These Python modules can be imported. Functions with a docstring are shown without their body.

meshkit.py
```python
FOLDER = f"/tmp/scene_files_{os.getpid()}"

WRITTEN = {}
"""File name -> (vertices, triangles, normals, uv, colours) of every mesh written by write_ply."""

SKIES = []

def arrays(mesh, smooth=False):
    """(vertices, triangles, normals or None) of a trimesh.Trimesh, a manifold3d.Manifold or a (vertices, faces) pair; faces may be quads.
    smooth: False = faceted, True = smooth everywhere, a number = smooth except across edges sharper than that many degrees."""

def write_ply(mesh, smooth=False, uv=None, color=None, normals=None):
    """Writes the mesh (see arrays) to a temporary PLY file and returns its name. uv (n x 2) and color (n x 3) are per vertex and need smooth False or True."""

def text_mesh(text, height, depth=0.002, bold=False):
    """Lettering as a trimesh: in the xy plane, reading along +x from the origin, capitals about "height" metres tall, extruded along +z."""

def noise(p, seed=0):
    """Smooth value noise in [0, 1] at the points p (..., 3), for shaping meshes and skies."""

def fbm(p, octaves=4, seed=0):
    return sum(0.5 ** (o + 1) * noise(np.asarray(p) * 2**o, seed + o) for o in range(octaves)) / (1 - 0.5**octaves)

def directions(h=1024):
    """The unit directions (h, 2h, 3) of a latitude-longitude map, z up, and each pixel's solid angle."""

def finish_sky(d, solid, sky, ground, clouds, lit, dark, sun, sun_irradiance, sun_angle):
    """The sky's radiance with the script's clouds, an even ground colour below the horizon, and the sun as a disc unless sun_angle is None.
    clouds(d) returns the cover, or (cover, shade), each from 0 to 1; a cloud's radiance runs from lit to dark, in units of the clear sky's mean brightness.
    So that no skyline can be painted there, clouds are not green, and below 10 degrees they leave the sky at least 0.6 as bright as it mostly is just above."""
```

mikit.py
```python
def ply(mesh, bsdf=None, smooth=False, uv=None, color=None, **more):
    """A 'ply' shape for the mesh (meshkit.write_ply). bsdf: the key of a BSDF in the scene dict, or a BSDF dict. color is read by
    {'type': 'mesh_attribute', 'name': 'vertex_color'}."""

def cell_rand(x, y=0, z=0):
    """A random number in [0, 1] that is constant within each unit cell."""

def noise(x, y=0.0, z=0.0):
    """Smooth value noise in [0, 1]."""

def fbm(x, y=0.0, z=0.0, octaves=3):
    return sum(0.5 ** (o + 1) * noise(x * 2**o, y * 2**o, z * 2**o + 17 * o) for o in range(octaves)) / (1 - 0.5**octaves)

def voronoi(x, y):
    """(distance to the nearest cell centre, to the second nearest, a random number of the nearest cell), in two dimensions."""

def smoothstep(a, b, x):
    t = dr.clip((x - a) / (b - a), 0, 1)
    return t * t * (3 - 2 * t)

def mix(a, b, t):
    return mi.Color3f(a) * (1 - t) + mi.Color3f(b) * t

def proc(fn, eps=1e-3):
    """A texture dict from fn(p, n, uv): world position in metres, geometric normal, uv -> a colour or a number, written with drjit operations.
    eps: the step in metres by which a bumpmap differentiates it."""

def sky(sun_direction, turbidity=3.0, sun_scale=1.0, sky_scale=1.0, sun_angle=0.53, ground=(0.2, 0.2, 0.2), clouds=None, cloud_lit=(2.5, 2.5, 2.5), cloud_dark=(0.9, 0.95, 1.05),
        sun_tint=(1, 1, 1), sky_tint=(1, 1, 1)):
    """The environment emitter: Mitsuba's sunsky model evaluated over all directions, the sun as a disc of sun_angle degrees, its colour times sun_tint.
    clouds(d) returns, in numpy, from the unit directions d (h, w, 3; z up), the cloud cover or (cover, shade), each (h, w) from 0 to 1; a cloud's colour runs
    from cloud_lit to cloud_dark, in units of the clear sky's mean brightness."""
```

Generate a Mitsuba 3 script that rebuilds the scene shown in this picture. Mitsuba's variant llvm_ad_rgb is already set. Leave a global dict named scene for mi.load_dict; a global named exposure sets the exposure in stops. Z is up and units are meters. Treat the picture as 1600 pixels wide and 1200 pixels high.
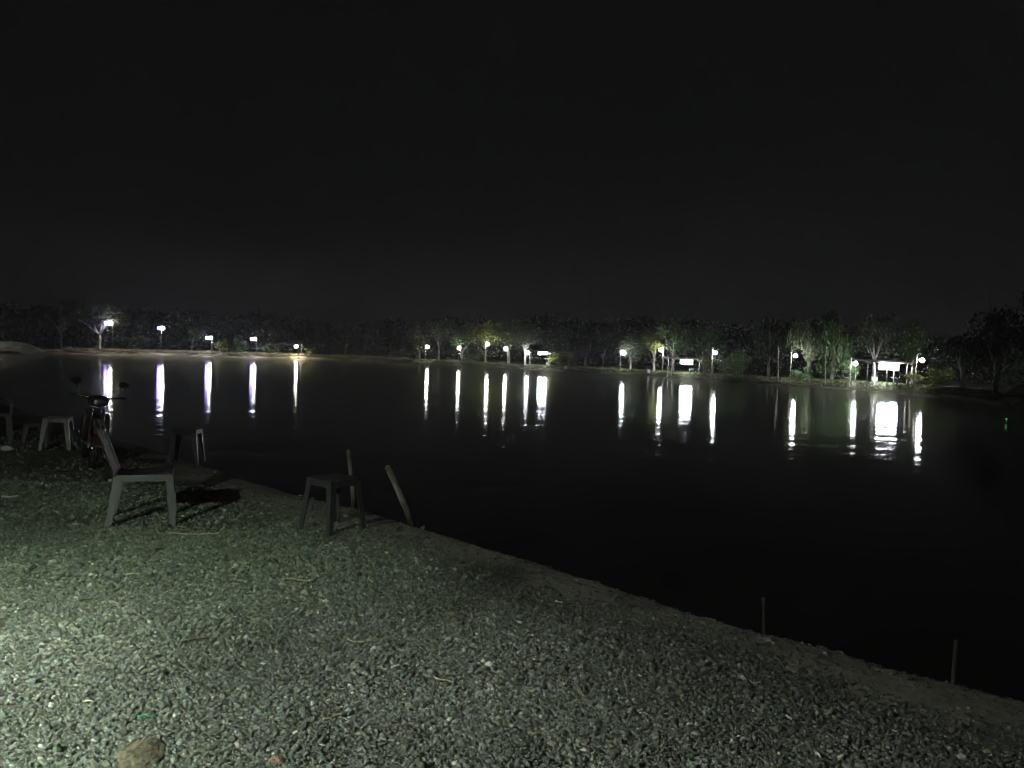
import math, random
import numpy as np, trimesh, mitsuba as mi, drjit as dr
import mikit, meshkit
from mikit import noise, fbm, voronoi, smoothstep, mix, proc, cell_rand

T = mi.ScalarTransform4f
rng = np.random.default_rng(7)
random.seed(7)
scene, labels = {}, {}

# ------------------------------------------------------------------ camera, sky, exposure
F_PX = 1232.0                                  # focal length in pixels of a 1600 px wide frame
EYE = np.array([0.0, 0.0, 1.5])
WATER_Z = -1.0
PITCH, ROLL = math.atan(46.4 / F_PX), math.radians(1.78)
FWD = np.array([0, math.cos(PITCH), -math.sin(PITCH)])
_r0, _u0 = np.array([1.0, 0, 0]), np.array([0, math.sin(PITCH), math.cos(PITCH)])
RIGHT = math.cos(ROLL) * _r0 + math.sin(ROLL) * _u0
UP = -math.sin(ROLL) * _r0 + math.cos(ROLL) * _u0
scene['camera'] = {'type': 'perspective', 'fov': math.degrees(2 * math.atan(800 / F_PX)), 'fov_axis': 'x', 'near_clip': 0.05, 'far_clip': 5000.0,
                   'to_world': T().look_at(origin=EYE.tolist(), target=(EYE + FWD).tolist(), up=UP.tolist())}
exposure = 5.0                                 # a night picture: long exposure
X = 2.0 ** exposure
SKY_LEVEL = 0.0050 / X                          # radiance of the night sky
SKY_K = 1 / 0.0995                              # the sky model at sky_scale 1 has this mean radiance
scene['sky'] = mikit.sky([0.2, 0.3, 0.9], turbidity=3, sun_scale=0.0, sky_scale=SKY_LEVEL * SKY_K, sun_angle=10,
                         clouds=lambda d: 1.0, cloud_lit=(1, 1, 1), cloud_dark=(1, 1, 1), ground=(0.02, 0.02, 0.02))
# --- the one lamp that lights the near bank: an LED flood on a post, left of the frame
KEY_POS = np.array([-3.55, 0.85, 2.38])
KEY_AIM = KEY_POS + np.array([-0.16, -0.17, -0.97])      # turned down and a little back, so its light thins out towards the far chairs
KEY_RAD = 345.0
FAR_RAD = 270.0 / X


def ray(px, py):
    d = FWD + (px - 800) / F_PX * RIGHT - (py - 600) / F_PX * UP
    return d / d[1]


def at(px, py, D):
    return EYE + ray(px, py) * D


def on_plane(px, py, z):
    d = ray(px, py)
    return EYE + d * ((z - EYE[2]) / d[2])


def horizon(px):
    return 555.0 + 0.031 * (px - 845)


# ------------------------------------------------------------------ helpers
def M(parts):
    parts = [p for p in parts if p is not None]
    vs, fs, n = [], [], 0
    for v, f in parts:
        vs.append(np.asarray(v, float)); fs.append(np.asarray(f, int) + n); n += len(v)
    return np.vstack(vs), np.vstack(fs)


def tm(m):
    return np.array(m.vertices), np.array(m.faces)


def tube(points, radii, sides=8, cap=True):
    p = np.asarray(points, float)
    r = np.broadcast_to(np.asarray(radii, float), (len(p),))
    t = np.gradient(p, axis=0)
    t /= np.linalg.norm(t, axis=1, keepdims=True) + 1e-12
    ref = np.array([0.0, 0, 1]) if abs(t[:, 2]).mean() < 0.8 else np.array([1.0, 0, 0])
    a = np.cross(t, ref); a /= np.linalg.norm(a, axis=1, keepdims=True) + 1e-12
    b = np.cross(t, a)
    ang = np.arange(sides) * 2 * np.pi / sides
    v = p[:, None] + r[:, None, None] * (np.cos(ang)[None, :, None] * a[:, None] + np.sin(ang)[None, :, None] * b[:, None])
    v = v.reshape(-1, 3)
    f = []
    for i in range(len(p) - 1):
        for j in range(sides):
            q = [i * sides + j, i * sides + (j + 1) % sides, (i + 1) * sides + (j + 1) % sides, (i + 1) * sides + j]
            f += [[q[0], q[1], q[2]], [q[0], q[2], q[3]]]
    if cap:
        n = len(v)
        v = np.vstack([v, p[0], p[-1]])
        for j in range(sides):
            f.append([n, (j + 1) % sides, j])
            e = (len(p) - 1) * sides
            f.append([n + 1, e + j, e + (j + 1) % sides])
    return v, np.array(f)


def box(sx, sy, sz, c=(0, 0, 0), bevel=0.0):
    if bevel <= 0:
        m = trimesh.creation.box((sx, sy, sz))
        return np.array(m.vertices) + c, np.array(m.faces)
    b = bevel
    pts = []
    for x in (-1, 1):
        for y in (-1, 1):
            for z in (-1, 1):
                for k in range(3):
                    q = [sx / 2 - b, sy / 2 - b, sz / 2 - b]; q[k] += b
                    pts.append([x * q[0], y * q[1], z * q[2]])
    h = trimesh.convex.convex_hull(np.array(pts))
    return np.array(h.vertices) + c, np.array(h.faces)


def sweep(path, width, thick, wdir):
    """A flat bar along path: width along wdir, thickness across."""
    p = np.asarray(path, float)
    t = np.gradient(p, axis=0); t /= np.linalg.norm(t, axis=1, keepdims=True)
    w = np.broadcast_to(np.asarray(wdir, float), p.shape)
    w = w - (w * t).sum(1, keepdims=True) * t
    w /= np.linalg.norm(w, axis=1, keepdims=True)
    n = np.cross(t, w)
    W = np.broadcast_to(width, (len(p),))[:, None] / 2
    H = np.broadcast_to(thick, (len(p),))[:, None] / 2
    c = 0.7
    ring = [(1, c), (c, 1), (-c, 1), (-1, c), (-1, -c), (-c, -1), (c, -1), (1, -c)]
    v = np.stack([p + w * W * a + n * H * b for a, b in ring], 1).reshape(-1, 3)
    k, f = 8, []
    for i in range(len(p) - 1):
        for j in range(k):
            q = [i * k + j, i * k + (j + 1) % k, (i + 1) * k + (j + 1) % k, (i + 1) * k + j]
            f += [[q[0], q[1], q[2]], [q[0], q[2], q[3]]]
    e = (len(p) - 1) * k
    for j in range(1, k - 1):
        f += [[0, j + 1, j], [e, e + j, e + j + 1]]
    return v, np.array(f)


def loft(bottom, top, steps=2):
    """Closed solid between two polygons with the same number of corners (star-shaped caps via earcut)."""
    b, t = np.asarray(bottom, float), np.asarray(top, float)
    n = len(b)
    rows = [b + (t - b) * s for s in np.linspace(0, 1, steps)]
    v = np.vstack(rows)
    f = []
    for i in range(steps - 1):
        for j in range(n):
            q = [i * n + j, i * n + (j + 1) % n, (i + 1) * n + (j + 1) % n, (i + 1) * n + j]
            f += [[q[0], q[1], q[2]], [q[0], q[2], q[3]]]
    tri = [[0, 1, 2], [0, 2, 3], [0, 3, 4], [0, 4, 5]] if n == 6 else [[0, j, j + 1] for j in range(1, n - 1)]
    e = (steps - 1) * n
    for a, c, d in tri:
        f += [[a, d, c], [e + a, e + c, e + d]]
    return v, np.array(f)


def rot(v, deg):
    a = math.radians(deg)
    R = np.array([[math.cos(a), -math.sin(a), 0], [math.sin(a), math.cos(a), 0], [0, 0, 1]])
    return np.asarray(v) @ R.T


def fix(mesh):
    """Outward winding for closed pieces."""
    m = trimesh.Trimesh(mesh[0], mesh[1], process=False)
    try:
        trimesh.repair.fix_normals(m, multibody=True)
    except Exception:
        pass
    return np.array(m.vertices), np.array(m.faces)


used = {}


def numbered(name):
    n = used.get(name, 0)
    used[name] = n + 1
    return name if n == 0 else f'{name}_{n:03d}'


def put(key, mesh, mat, smooth=False, **kw):
    scene[key] = mikit.ply(mesh, 'mat_' + mat, smooth=smooth, **kw)
    return key


def part(parent, name, mesh, mat, smooth=False, to=None, **kw):
    key = numbered(f'{parent}__{name}')
    if to is not None:
        kw['to_world'] = to
    return put(key, mesh, mat, smooth, **kw)


def thing(name, label=None, cat=None, group=None, kind=None):
    key = numbered(name)
    d = {}
    if label: d['label'] = label
    if cat: d['category'] = cat
    if group: d['group'] = group
    if kind: d['kind'] = kind
    labels[key] = d
    return key


def seg_dist(x, y, poly):
    """Signed distance to a polyline (positive on its left side), nearest segment decides."""
    x, y = np.asarray(x, float), np.asarray(y, float)
    best, sign = np.full(x.shape, 1e18), np.ones(x.shape)
    for (ax, ay), (bx, by) in zip(poly[:-1], poly[1:]):
        dx, dy = bx - ax, by - ay
        t = np.clip(((x - ax) * dx + (y - ay) * dy) / (dx * dx + dy * dy), 0, 1)
        ex, ey = x - ax - t * dx, y - ay - t * dy
        d = np.hypot(ex, ey)
        s = np.sign(dx * (y - ay) - dy * (x - ax))
        upd = d < best
        best, sign = np.where(upd, d, best), np.where(upd, s, sign)
    return best * np.where(sign == 0, 1, sign)


# ------------------------------------------------------------------ materials
def rgb(*c): return {'type': 'rgb', 'value': list(c)}


def plastic(name, col, rough=0.45, spec=0.5):
    def f(p, n, uv):
        d = 0.8 + 0.4 * fbm(p.x * 9, p.y * 9, p.z * 9)
        s = smoothstep(0.60, 0.75, noise(p.x * 31, p.y * 31, p.z * 17))
        return mix(mi.Color3f(*col) * d, mi.Color3f(*[0.6 * c + 0.06 for c in col]), 0.5 * s)
    scene[name] = {'type': 'twosided', 'bsdf': {'type': 'principled', 'base_color': proc(f), 'roughness': rough, 'specular': spec}}


def rough(name, a, b, fx=6.0, fz=1.0, r=0.8):
    def f(p, n, uv):
        return mix(a, b, smoothstep(0.3, 0.7, fbm(p.x * fx, p.y * fx, p.z * fx * fz)))
    scene[name] = {'type': 'twosided', 'bsdf': {'type': 'principled', 'base_color': proc(f), 'roughness': r, 'specular': 0.25}}


plastic('brown_plastic', (0.15, 0.157, 0.148))
plastic('black_plastic', (0.075, 0.077, 0.08), 0.35)
plastic('dark_plastic', (0.035, 0.034, 0.036), 0.5)
plastic('white_plastic', (0.38, 0.37, 0.36))
plastic('grey_plastic', (0.11, 0.10, 0.10))
plastic('red_paint', (0.08, 0.024, 0.024), 0.35)
plastic('black_rubber', (0.025, 0.025, 0.025), 0.8)
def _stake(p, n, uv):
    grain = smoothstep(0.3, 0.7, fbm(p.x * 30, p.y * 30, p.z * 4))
    dry, wet_shade = mix((0.62, 0.53, 0.50), (0.40, 0.33, 0.30), grain), mix((0.09, 0.08, 0.07), (0.05, 0.045, 0.04), grain)
    return mix(wet_shade, dry, smoothstep(0.02, 0.26, p.z + 0.1 * noise(p.x * 20, p.y * 20, p.z * 9)))      # top paled for lamp light, foot darkened for damp and shade


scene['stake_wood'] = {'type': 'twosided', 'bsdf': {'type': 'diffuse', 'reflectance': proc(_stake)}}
rough('bark', (0.20, 0.18, 0.15), (0.09, 0.08, 0.07), 5, 0.3)
rough('pale_bark', (0.27, 0.255, 0.215), (0.15, 0.14, 0.115), 4, 0.3)
rough('pole_wood', (0.24, 0.23, 0.205), (0.15, 0.14, 0.125), 5, 0.2)
rough('sheet_metal', (0.55, 0.56, 0.56), (0.40, 0.40, 0.39), 2, 1, 0.5)
rough('straw', (0.62, 0.56, 0.40), (0.48, 0.42, 0.28), 40)
rough('twig', (0.10, 0.08, 0.06), (0.05, 0.04, 0.03), 40)
rough('paper', (0.75, 0.75, 0.72), (0.55, 0.55, 0.52), 60)
rough('tan_rock', (0.185, 0.16, 0.105), (0.085, 0.078, 0.055), 75)
rough('grey_rock', (0.34, 0.32, 0.29), (0.17, 0.16, 0.145), 22)
rough('pink_rock', (0.26, 0.17, 0.135), (0.16, 0.11, 0.09), 30)
rough('green_plastic_film', (0.08, 0.42, 0.16), (0.05, 0.30, 0.12), 30, 1, 0.4)
rough('pale_sand', (0.42, 0.39, 0.34), (0.28, 0.26, 0.23), 1.3)
rough('reed_mat', (0.03, 0.03, 0.03), (0.02, 0.02, 0.02), 5)
scene['chrome'] = {'type': 'roughconductor', 'material': 'Cr', 'alpha': 0.12}
scene['wire'] = {'type': 'twosided', 'bsdf': {'type': 'diffuse', 'reflectance': rgb(0.3, 0.3, 0.3)}}
scene['vertex_colour'] = {'type': 'twosided', 'bsdf': {'type': 'principled', 'base_color': {'type': 'mesh_attribute', 'name': 'vertex_color'}, 'roughness': 0.7, 'specular': 0.35}}
scene['leaf'] = {'type': 'twosided', 'bsdf': {'type': 'diffuse', 'reflectance': {'type': 'mesh_attribute', 'name': 'vertex_color'}}}


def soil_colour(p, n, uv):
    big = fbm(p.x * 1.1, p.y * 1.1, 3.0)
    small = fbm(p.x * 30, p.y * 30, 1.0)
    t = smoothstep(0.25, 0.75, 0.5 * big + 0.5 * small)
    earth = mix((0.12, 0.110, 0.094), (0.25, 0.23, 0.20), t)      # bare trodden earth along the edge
    shaded_fines = mix((0.042, 0.041, 0.035), (0.085, 0.082, 0.069), t)     # dark fine soil, deepened for shade between the stones
    c = mix(shaded_fines, earth, smoothstep(4.7, 5.5, p.x + p.y + 2.2 * (big - 0.5)))
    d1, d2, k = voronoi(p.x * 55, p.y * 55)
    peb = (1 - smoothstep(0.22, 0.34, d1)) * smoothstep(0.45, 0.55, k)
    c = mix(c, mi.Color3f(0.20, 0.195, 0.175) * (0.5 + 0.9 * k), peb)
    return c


def soil_bump(p, n, uv):
    d1, d2, k = voronoi(p.x * 48, p.y * 48)
    e1, e2, j = voronoi(p.x * 110 + 7, p.y * 110)
    return 0.007 * (1 - smoothstep(0.1, 0.5, d1)) * (0.4 + 0.6 * k) + 0.003 * (1 - smoothstep(0.1, 0.5, e1)) + 0.006 * fbm(p.x * 14, p.y * 14)


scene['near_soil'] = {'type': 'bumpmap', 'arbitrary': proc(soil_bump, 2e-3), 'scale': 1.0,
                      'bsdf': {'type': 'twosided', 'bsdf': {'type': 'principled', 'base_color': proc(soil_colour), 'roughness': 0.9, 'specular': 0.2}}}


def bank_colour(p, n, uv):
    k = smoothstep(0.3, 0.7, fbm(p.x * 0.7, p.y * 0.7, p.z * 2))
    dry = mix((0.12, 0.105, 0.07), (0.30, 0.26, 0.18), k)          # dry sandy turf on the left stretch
    wet_shade = mix((0.022, 0.021, 0.017), (0.05, 0.047, 0.035), k)       # mud by the huts, darkened for the shaded bank face
    return mix(dry, wet_shade, smoothstep(-32.0, -20.0, p.x + 6 * noise(p.x * 0.3, p.y * 0.3, 1.0)))


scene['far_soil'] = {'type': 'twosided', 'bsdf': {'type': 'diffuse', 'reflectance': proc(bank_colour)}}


def ripple(p, n, uv):
    x, y = p.x, p.y
    wx, wy = x + 0.6 * noise(x * 0.3, y * 0.3, 5.0), y + 0.6 * noise(x * 0.3, y * 0.3, 9.0)
    h = 0.0085 * noise(wx * 0.5, wy * 1.0, 1.0) + 0.0028 * noise(wx * 1.6 + 9, wy * 2.6, 4.0)
    calm = 0.45 + 1.1 * smoothstep(0.35, 0.7, noise(x * 0.05, y * 0.07, 2.0))
    return h * calm


scene['pond_water'] = {'type': 'bumpmap', 'arbitrary': proc(ripple, 0.02), 'scale': 1.0,
                       'bsdf': {'type': 'roughplastic', 'distribution': 'beckmann', 'alpha': 0.011, 'int_ior': 1.33, 'nonlinear': True,
                                'diffuse_reflectance': rgb(0.035, 0.037, 0.033)}}

for _k in [k for k in scene if k not in ('camera', 'sky')]:
    scene['mat_' + _k] = scene.pop(_k)

# ------------------------------------------------------------------ near bank
CREST = [(60, -58), (14, -8.2), (2.42, 3.62), (1.45, 4.45), (0.02, 5.93), (-1.35, 7.33), (-2.8, 8.75), (-4.3, 10.35), (-8, 14.2), (-13, 19.5), (-24, 26), (-60, 36), (-150, 52), (-420, 70)]


def crest_dist(x, y):
    d = seg_dist(x, y, CREST)                   # land is on the left of the line's direction: made positive here
    wob = 0.16 * (meshkit.fbm(np.stack([x * 1.1, y * 1.1, 0 * x], -1), 3, 4) - 0.5) + 0.05 * (meshkit.fbm(np.stack([x * 5, y * 5, 0 * x], -1), 2, 9) - 0.5)
    return d + wob


def ground_z(x, y):
    x, y = np.asarray(x, float), np.asarray(y, float)
    d = crest_dist(x, y)
    und = 0.05 * (meshkit.fbm(np.stack([x * 0.8, y * 0.8, 0 * x + 2], -1), 3, 1) - 0.5) + 0.022 * (meshkit.fbm(np.stack([x * 5, y * 5, 0 * x + 2], -1), 3, 2) - 0.5)
    z = np.interp(d, [-3.5, -1.6, -1.15, -0.6, -0.18, 0.0, 0.25, 0.6], [-1.75, -1.25, -0.98, -0.5, -0.10, -0.035, -0.006, 0.0])
    return z + und * np.clip((d + 1.2) / 1.2, 0.3, 1)


if seg_dist(np.array(0.0), np.array(0.0), CREST) < 0:
    CREST = CREST[::-1]


def steps(*spans):
    out = []
    for a, b, s in spans:
        out += list(np.arange(a, b, s))
    out.append(spans[-1][1])
    return np.array(out)


gx = steps((-420, -60, 20), (-60, -16, 2.0), (-16, -7.5, 0.22), (-7.5, 3.6, 0.045), (3.6, 14, 0.4), (14, 62, 3))
gy = steps((-120, -10, 10), (-10, 2.2, 0.5), (2.2, 11, 0.045), (11, 20, 0.25), (20, 40, 1.0), (40, 76, 3))
GX, GY = np.meshgrid(gx, gy, indexing='ij')
GZ = ground_z(GX.ravel(), GY.ravel()).reshape(GX.shape)
idx = np.arange(GX.size).reshape(GX.shape)
q = np.stack([idx[:-1, :-1], idx[1:, :-1], idx[1:, 1:], idx[:-1, 1:]], -1).reshape(-1, 4)
q = q[(GZ.ravel()[q] > -1.6).any(1)]
used_v = np.unique(q)
remap = np.full(GX.size, -1); remap[used_v] = np.arange(len(used_v))
gv = np.stack([GX.ravel(), GY.ravel(), GZ.ravel()], -1)[used_v]
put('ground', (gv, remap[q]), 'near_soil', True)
labels['ground'] = {'label': 'grey gravelly pond bank in the foreground sloping to the water', 'kind': 'structure'}

# ------------------------------------------------------------------ water
wx = np.array([-420.0, 120.0]); wy = np.array([-120.0, 260.0])
put('water', (np.array([[wx[0], wy[0], WATER_Z], [wx[1], wy[0], WATER_Z], [wx[1], wy[1], WATER_Z], [wx[0], wy[1], WATER_Z]]), np.array([[0, 1, 2, 3]])), 'pond_water', False,
    uv=np.array([[0, 0], [540, 0], [540, 380], [0, 380.0]]))
labels['water'] = {'label': 'dark still pond water with long lamp reflections', 'kind': 'structure'}

# ------------------------------------------------------------------ gravel stones
ICO = trimesh.creation.icosahedron()
IV, IF = np.array(ICO.vertices), np.array(ICO.faces)
OV = np.array([[1, 0, 0], [-1, 0, 0], [0, 1, 0], [0, -1, 0], [0, 0, 1], [0, 0, -1]], float) * 1.12
OF = np.array([[0, 2, 4], [2, 1, 4], [1, 3, 4], [3, 0, 4], [2, 0, 5], [1, 2, 5], [3, 1, 5], [0, 3, 5]])


def stones(x, y, r, seed, flat=0.62, sink=0.25, IV=IV, IF=IF):
    g = np.random.default_rng(seed)
    n = len(x)
    v = np.repeat(IV[None], n, 0) * (1 + g.uniform(-0.28, 0.28, (n, len(IV), 1)))
    v *= np.stack([g.uniform(0.8, 1.35, n), g.uniform(0.65, 1.0, n), g.uniform(0.5, 1.0, n) * flat / 0.62], -1)[:, None]
    a, tx, ty = g.uniform(0, 2 * np.pi, n), g.normal(0, 0.35, n), g.normal(0, 0.35, n)
    cx, sx = np.cos(tx), np.sin(tx)
    yy, zz = v[..., 1] * cx[:, None] - v[..., 2] * sx[:, None], v[..., 1] * sx[:, None] + v[..., 2] * cx[:, None]
    v[..., 1], v[..., 2] = yy, zz
    cx, sx = np.cos(ty), np.sin(ty)
    xx, zz = v[..., 0] * cx[:, None] + v[..., 2] * sx[:, None], -v[..., 0] * sx[:, None] + v[..., 2] * cx[:, None]
    v[..., 0], v[..., 2] = xx, zz
    ca, sa = np.cos(a)[:, None], np.sin(a)[:, None]
    xx, yy = v[..., 0] * ca - v[..., 1] * sa, v[..., 0] * sa + v[..., 1] * ca
    v[..., 0], v[..., 1] = xx, yy
    v *= r[:, None, None]
    v += np.stack([x, y, ground_z(x, y) + r * (0.42 - sink + g.uniform(-0.30, 0.34, n))], -1)[:, None]
    f = (IF[None] + len(IV) * np.arange(n)[:, None, None]).reshape(-1, 3)
    return v.reshape(-1, 3), f


def scatter(y0, y1, per_m2, seed):
    g = np.random.default_rng(seed)
    x0, x1 = -0.78 * y1 - 4.2, 6.3 - y0
    n = int((x1 - x0) * (y1 - y0) * per_m2)
    x, y = g.uniform(x0, x1, n), g.uniform(y0, y1, n)
    d = crest_dist(x, y)
    m = 3.2 * g.uniform(0, 1, n) ** 2                          # thins out gradually past the edges of the view
    keep = (x > -0.74 * y - 0.9 - m) & (x < 0.74 * y + 0.9 + m) & (y > 2.55 - 0.6 * m)
    dens = np.clip((d - 0.15 - 0.7 * (meshkit.fbm(np.stack([x * 1.6, y * 1.6, 0 * x], -1), 3, 33) - 0.45)) / 0.85, 0.06, 1) * (0.55 + 0.9 * meshkit.fbm(np.stack([x * 0.9, y * 0.9, 0 * x], -1), 3, 21))
    keep &= (g.uniform(0, 1, n) < dens) & (d > -0.25)
    return x[keep], y[keep]


xs, ys, rs = [], [], []
for y0, y1, n, r in ((1.6, 3.5, 9300, 0.0075), (3.5, 4.7, 7000, 0.0079), (4.7, 6.4, 4000, 0.0093), (6.4, 8.3, 1100, 0.012), (8.3, 13, 120, 0.015)):
    x, y = scatter(y0, y1, n, int(y0 * 10))
    g = np.random.default_rng(int(y0 * 7))
    xs.append(x); ys.append(y); rs.append(r * np.exp(g.normal(0, 0.33, len(x))))
sx_, sy_, sr_ = map(np.concatenate, (xs, ys, rs))
sr_ = np.clip(sr_, 0.005, 0.032)
near = (sy_ < 4.3) & (np.abs(sx_) < 0.68 * sy_ + 0.4)         # 20 faces each near the camera, 8 faces each farther off
order = np.argsort(~near, kind='stable')
sx_, sy_, sr_, near = sx_[order], sy_[order], sr_[order], near[order]
sv, sf = M([stones(sx_[near], sy_[near], sr_[near], 31), stones(sx_[~near], sy_[~near], sr_[~near], 32, IV=OV, IF=OF)])
g = np.random.default_rng(5)
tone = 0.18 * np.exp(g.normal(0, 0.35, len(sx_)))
tone = np.where(g.uniform(0, 1, len(sx_)) < 0.012, g.uniform(0.5, 0.75, len(sx_)), tone)
tint = np.stack([1 + g.normal(0, 0.05, len(sx_)), 1 + g.normal(0, 0.02, len(sx_)), 0.90 + g.normal(0, 0.06, len(sx_))], -1)
green_cast = np.clip((0.6 - sx_) / 2.2, 0, 1) * np.clip(2 * meshkit.fbm(np.stack([sx_ * 0.6, sy_ * 0.6, 0 * sx_], -1), 3, 66), 0, 1)      # green cast painted into the left stones, imitating colour noise
green_cast *= 0.35 + 0.65 * np.clip((sy_ - 3.6) / 1.8, 0, 1)
tint = tint * (1 + green_cast[:, None] * np.array([-0.10, 0.06, -0.15]))
tone = tone * (1 - 0.22 * np.clip((sx_ + 0.6) / 1.6, 0, 1))      # lamp falloff painted in: stones darken to the right
patch = meshkit.fbm(np.stack([sx_ * 0.8, sy_ * 0.8, 0 * sx_], -1), 3, 55)
tone = tone * (0.40 + 1.2 * patch)
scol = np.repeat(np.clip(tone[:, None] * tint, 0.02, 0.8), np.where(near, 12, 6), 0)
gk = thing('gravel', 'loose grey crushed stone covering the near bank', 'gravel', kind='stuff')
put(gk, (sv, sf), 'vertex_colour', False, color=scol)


def gpt(px, py):
    p = on_plane(px, py, 0.0)
    return np.array([p[0], p[1], float(ground_z(np.array([p[0]]), np.array([p[1]]))[0])])


def rock(px, py, w_px, seed, mat, label, name='rock', cat='rock', squash=0.55, sink=0.2):
    p = gpt(px, py)
    r = w_px / F_PX * p[1] / 2
    m = trimesh.creation.icosphere(4, 1.0)
    v = np.array(m.vertices)
    k = np.random.default_rng(seed).uniform(0, 50, 3)
    v = v * (0.72 + 0.55 * meshkit.fbm(v * 1.3 + k, 3, seed))[:, None]
    v = np.sign(v) * np.abs(v) ** 0.9
    v = v * (1 + 0.22 * (meshkit.fbm(v * 5 + k, 3, seed + 1) - 0.5))[:, None]
    v = rot(v * [1.0, 0.75, squash], seed * 37 % 180) * r
    v[:, 2] += p[2] + r * squash * (0.5 - sink)
    v[:, :2] += p[:2]
    key = thing(name, label, cat)
    put(key, (v, np.array(m.faces)), mat, 40)


rock(222, 1178, 104, 3, 'tan_rock', 'mossy tan rock half buried in gravel at the bottom left', squash=0.34, sink=0.85)
rock(432, 1188, 26, 4, 'pink_rock', 'small pinkish stone at the bottom edge right of the mossy rock')
rock(1199, 993, 17, 5, 'grey_rock', 'pale wedge of rock on the bank edge below the short faint stake')
rock(1243, 1047, 30, 6, 'grey_rock', 'flat pale rock lying in the soil between the two short stakes', squash=0.45)
rock(1268, 1050, 18, 7, 'grey_rock', 'lower dark rock touching the right end of the flat pale rock', squash=0.4)
rock(710, 892, 9, 8, 'paper', 'round white pebble on soil near the middle of the bank')
rock(1345, 1194, 18, 9, 'grey_rock', 'pale broken stone at the bottom edge right of centre')
rock(706, 960, 12, 10, 'grey_rock', 'light grey stone in the middle of the gravel')
rock(845, 928, 11, 11, 'grey_rock', 'upright pale stone near the water edge in the middle')

# straws, twigs, scraps
def stick(x0, y0, x1, y1, mat, label, r=0.003, group=None, bend=0.0, name='straw', cat='straw', lift=0.012):
    a, b = gpt(x0, y0), gpt(x1, y1)
    r *= 1.35
    t = np.linspace(0, 1, 7)[:, None]
    p = a + (b - a) * t
    side = np.cross(b - a, [0, 0, 1]); side /= np.linalg.norm(side) + 1e-9
    p = p + side * np.sin(t * np.pi) * bend
    p[:, 2] = np.maximum(p[:, 2], ground_z(p[:, 0], p[:, 1])) + lift + 0.006 * np.sin(t[:, 0] * 5 + x0)
    key = thing(name, label, cat, group)
    put(key, tube(p, np.linspace(r, r * 0.6, 7), 5), mat, True)


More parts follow.
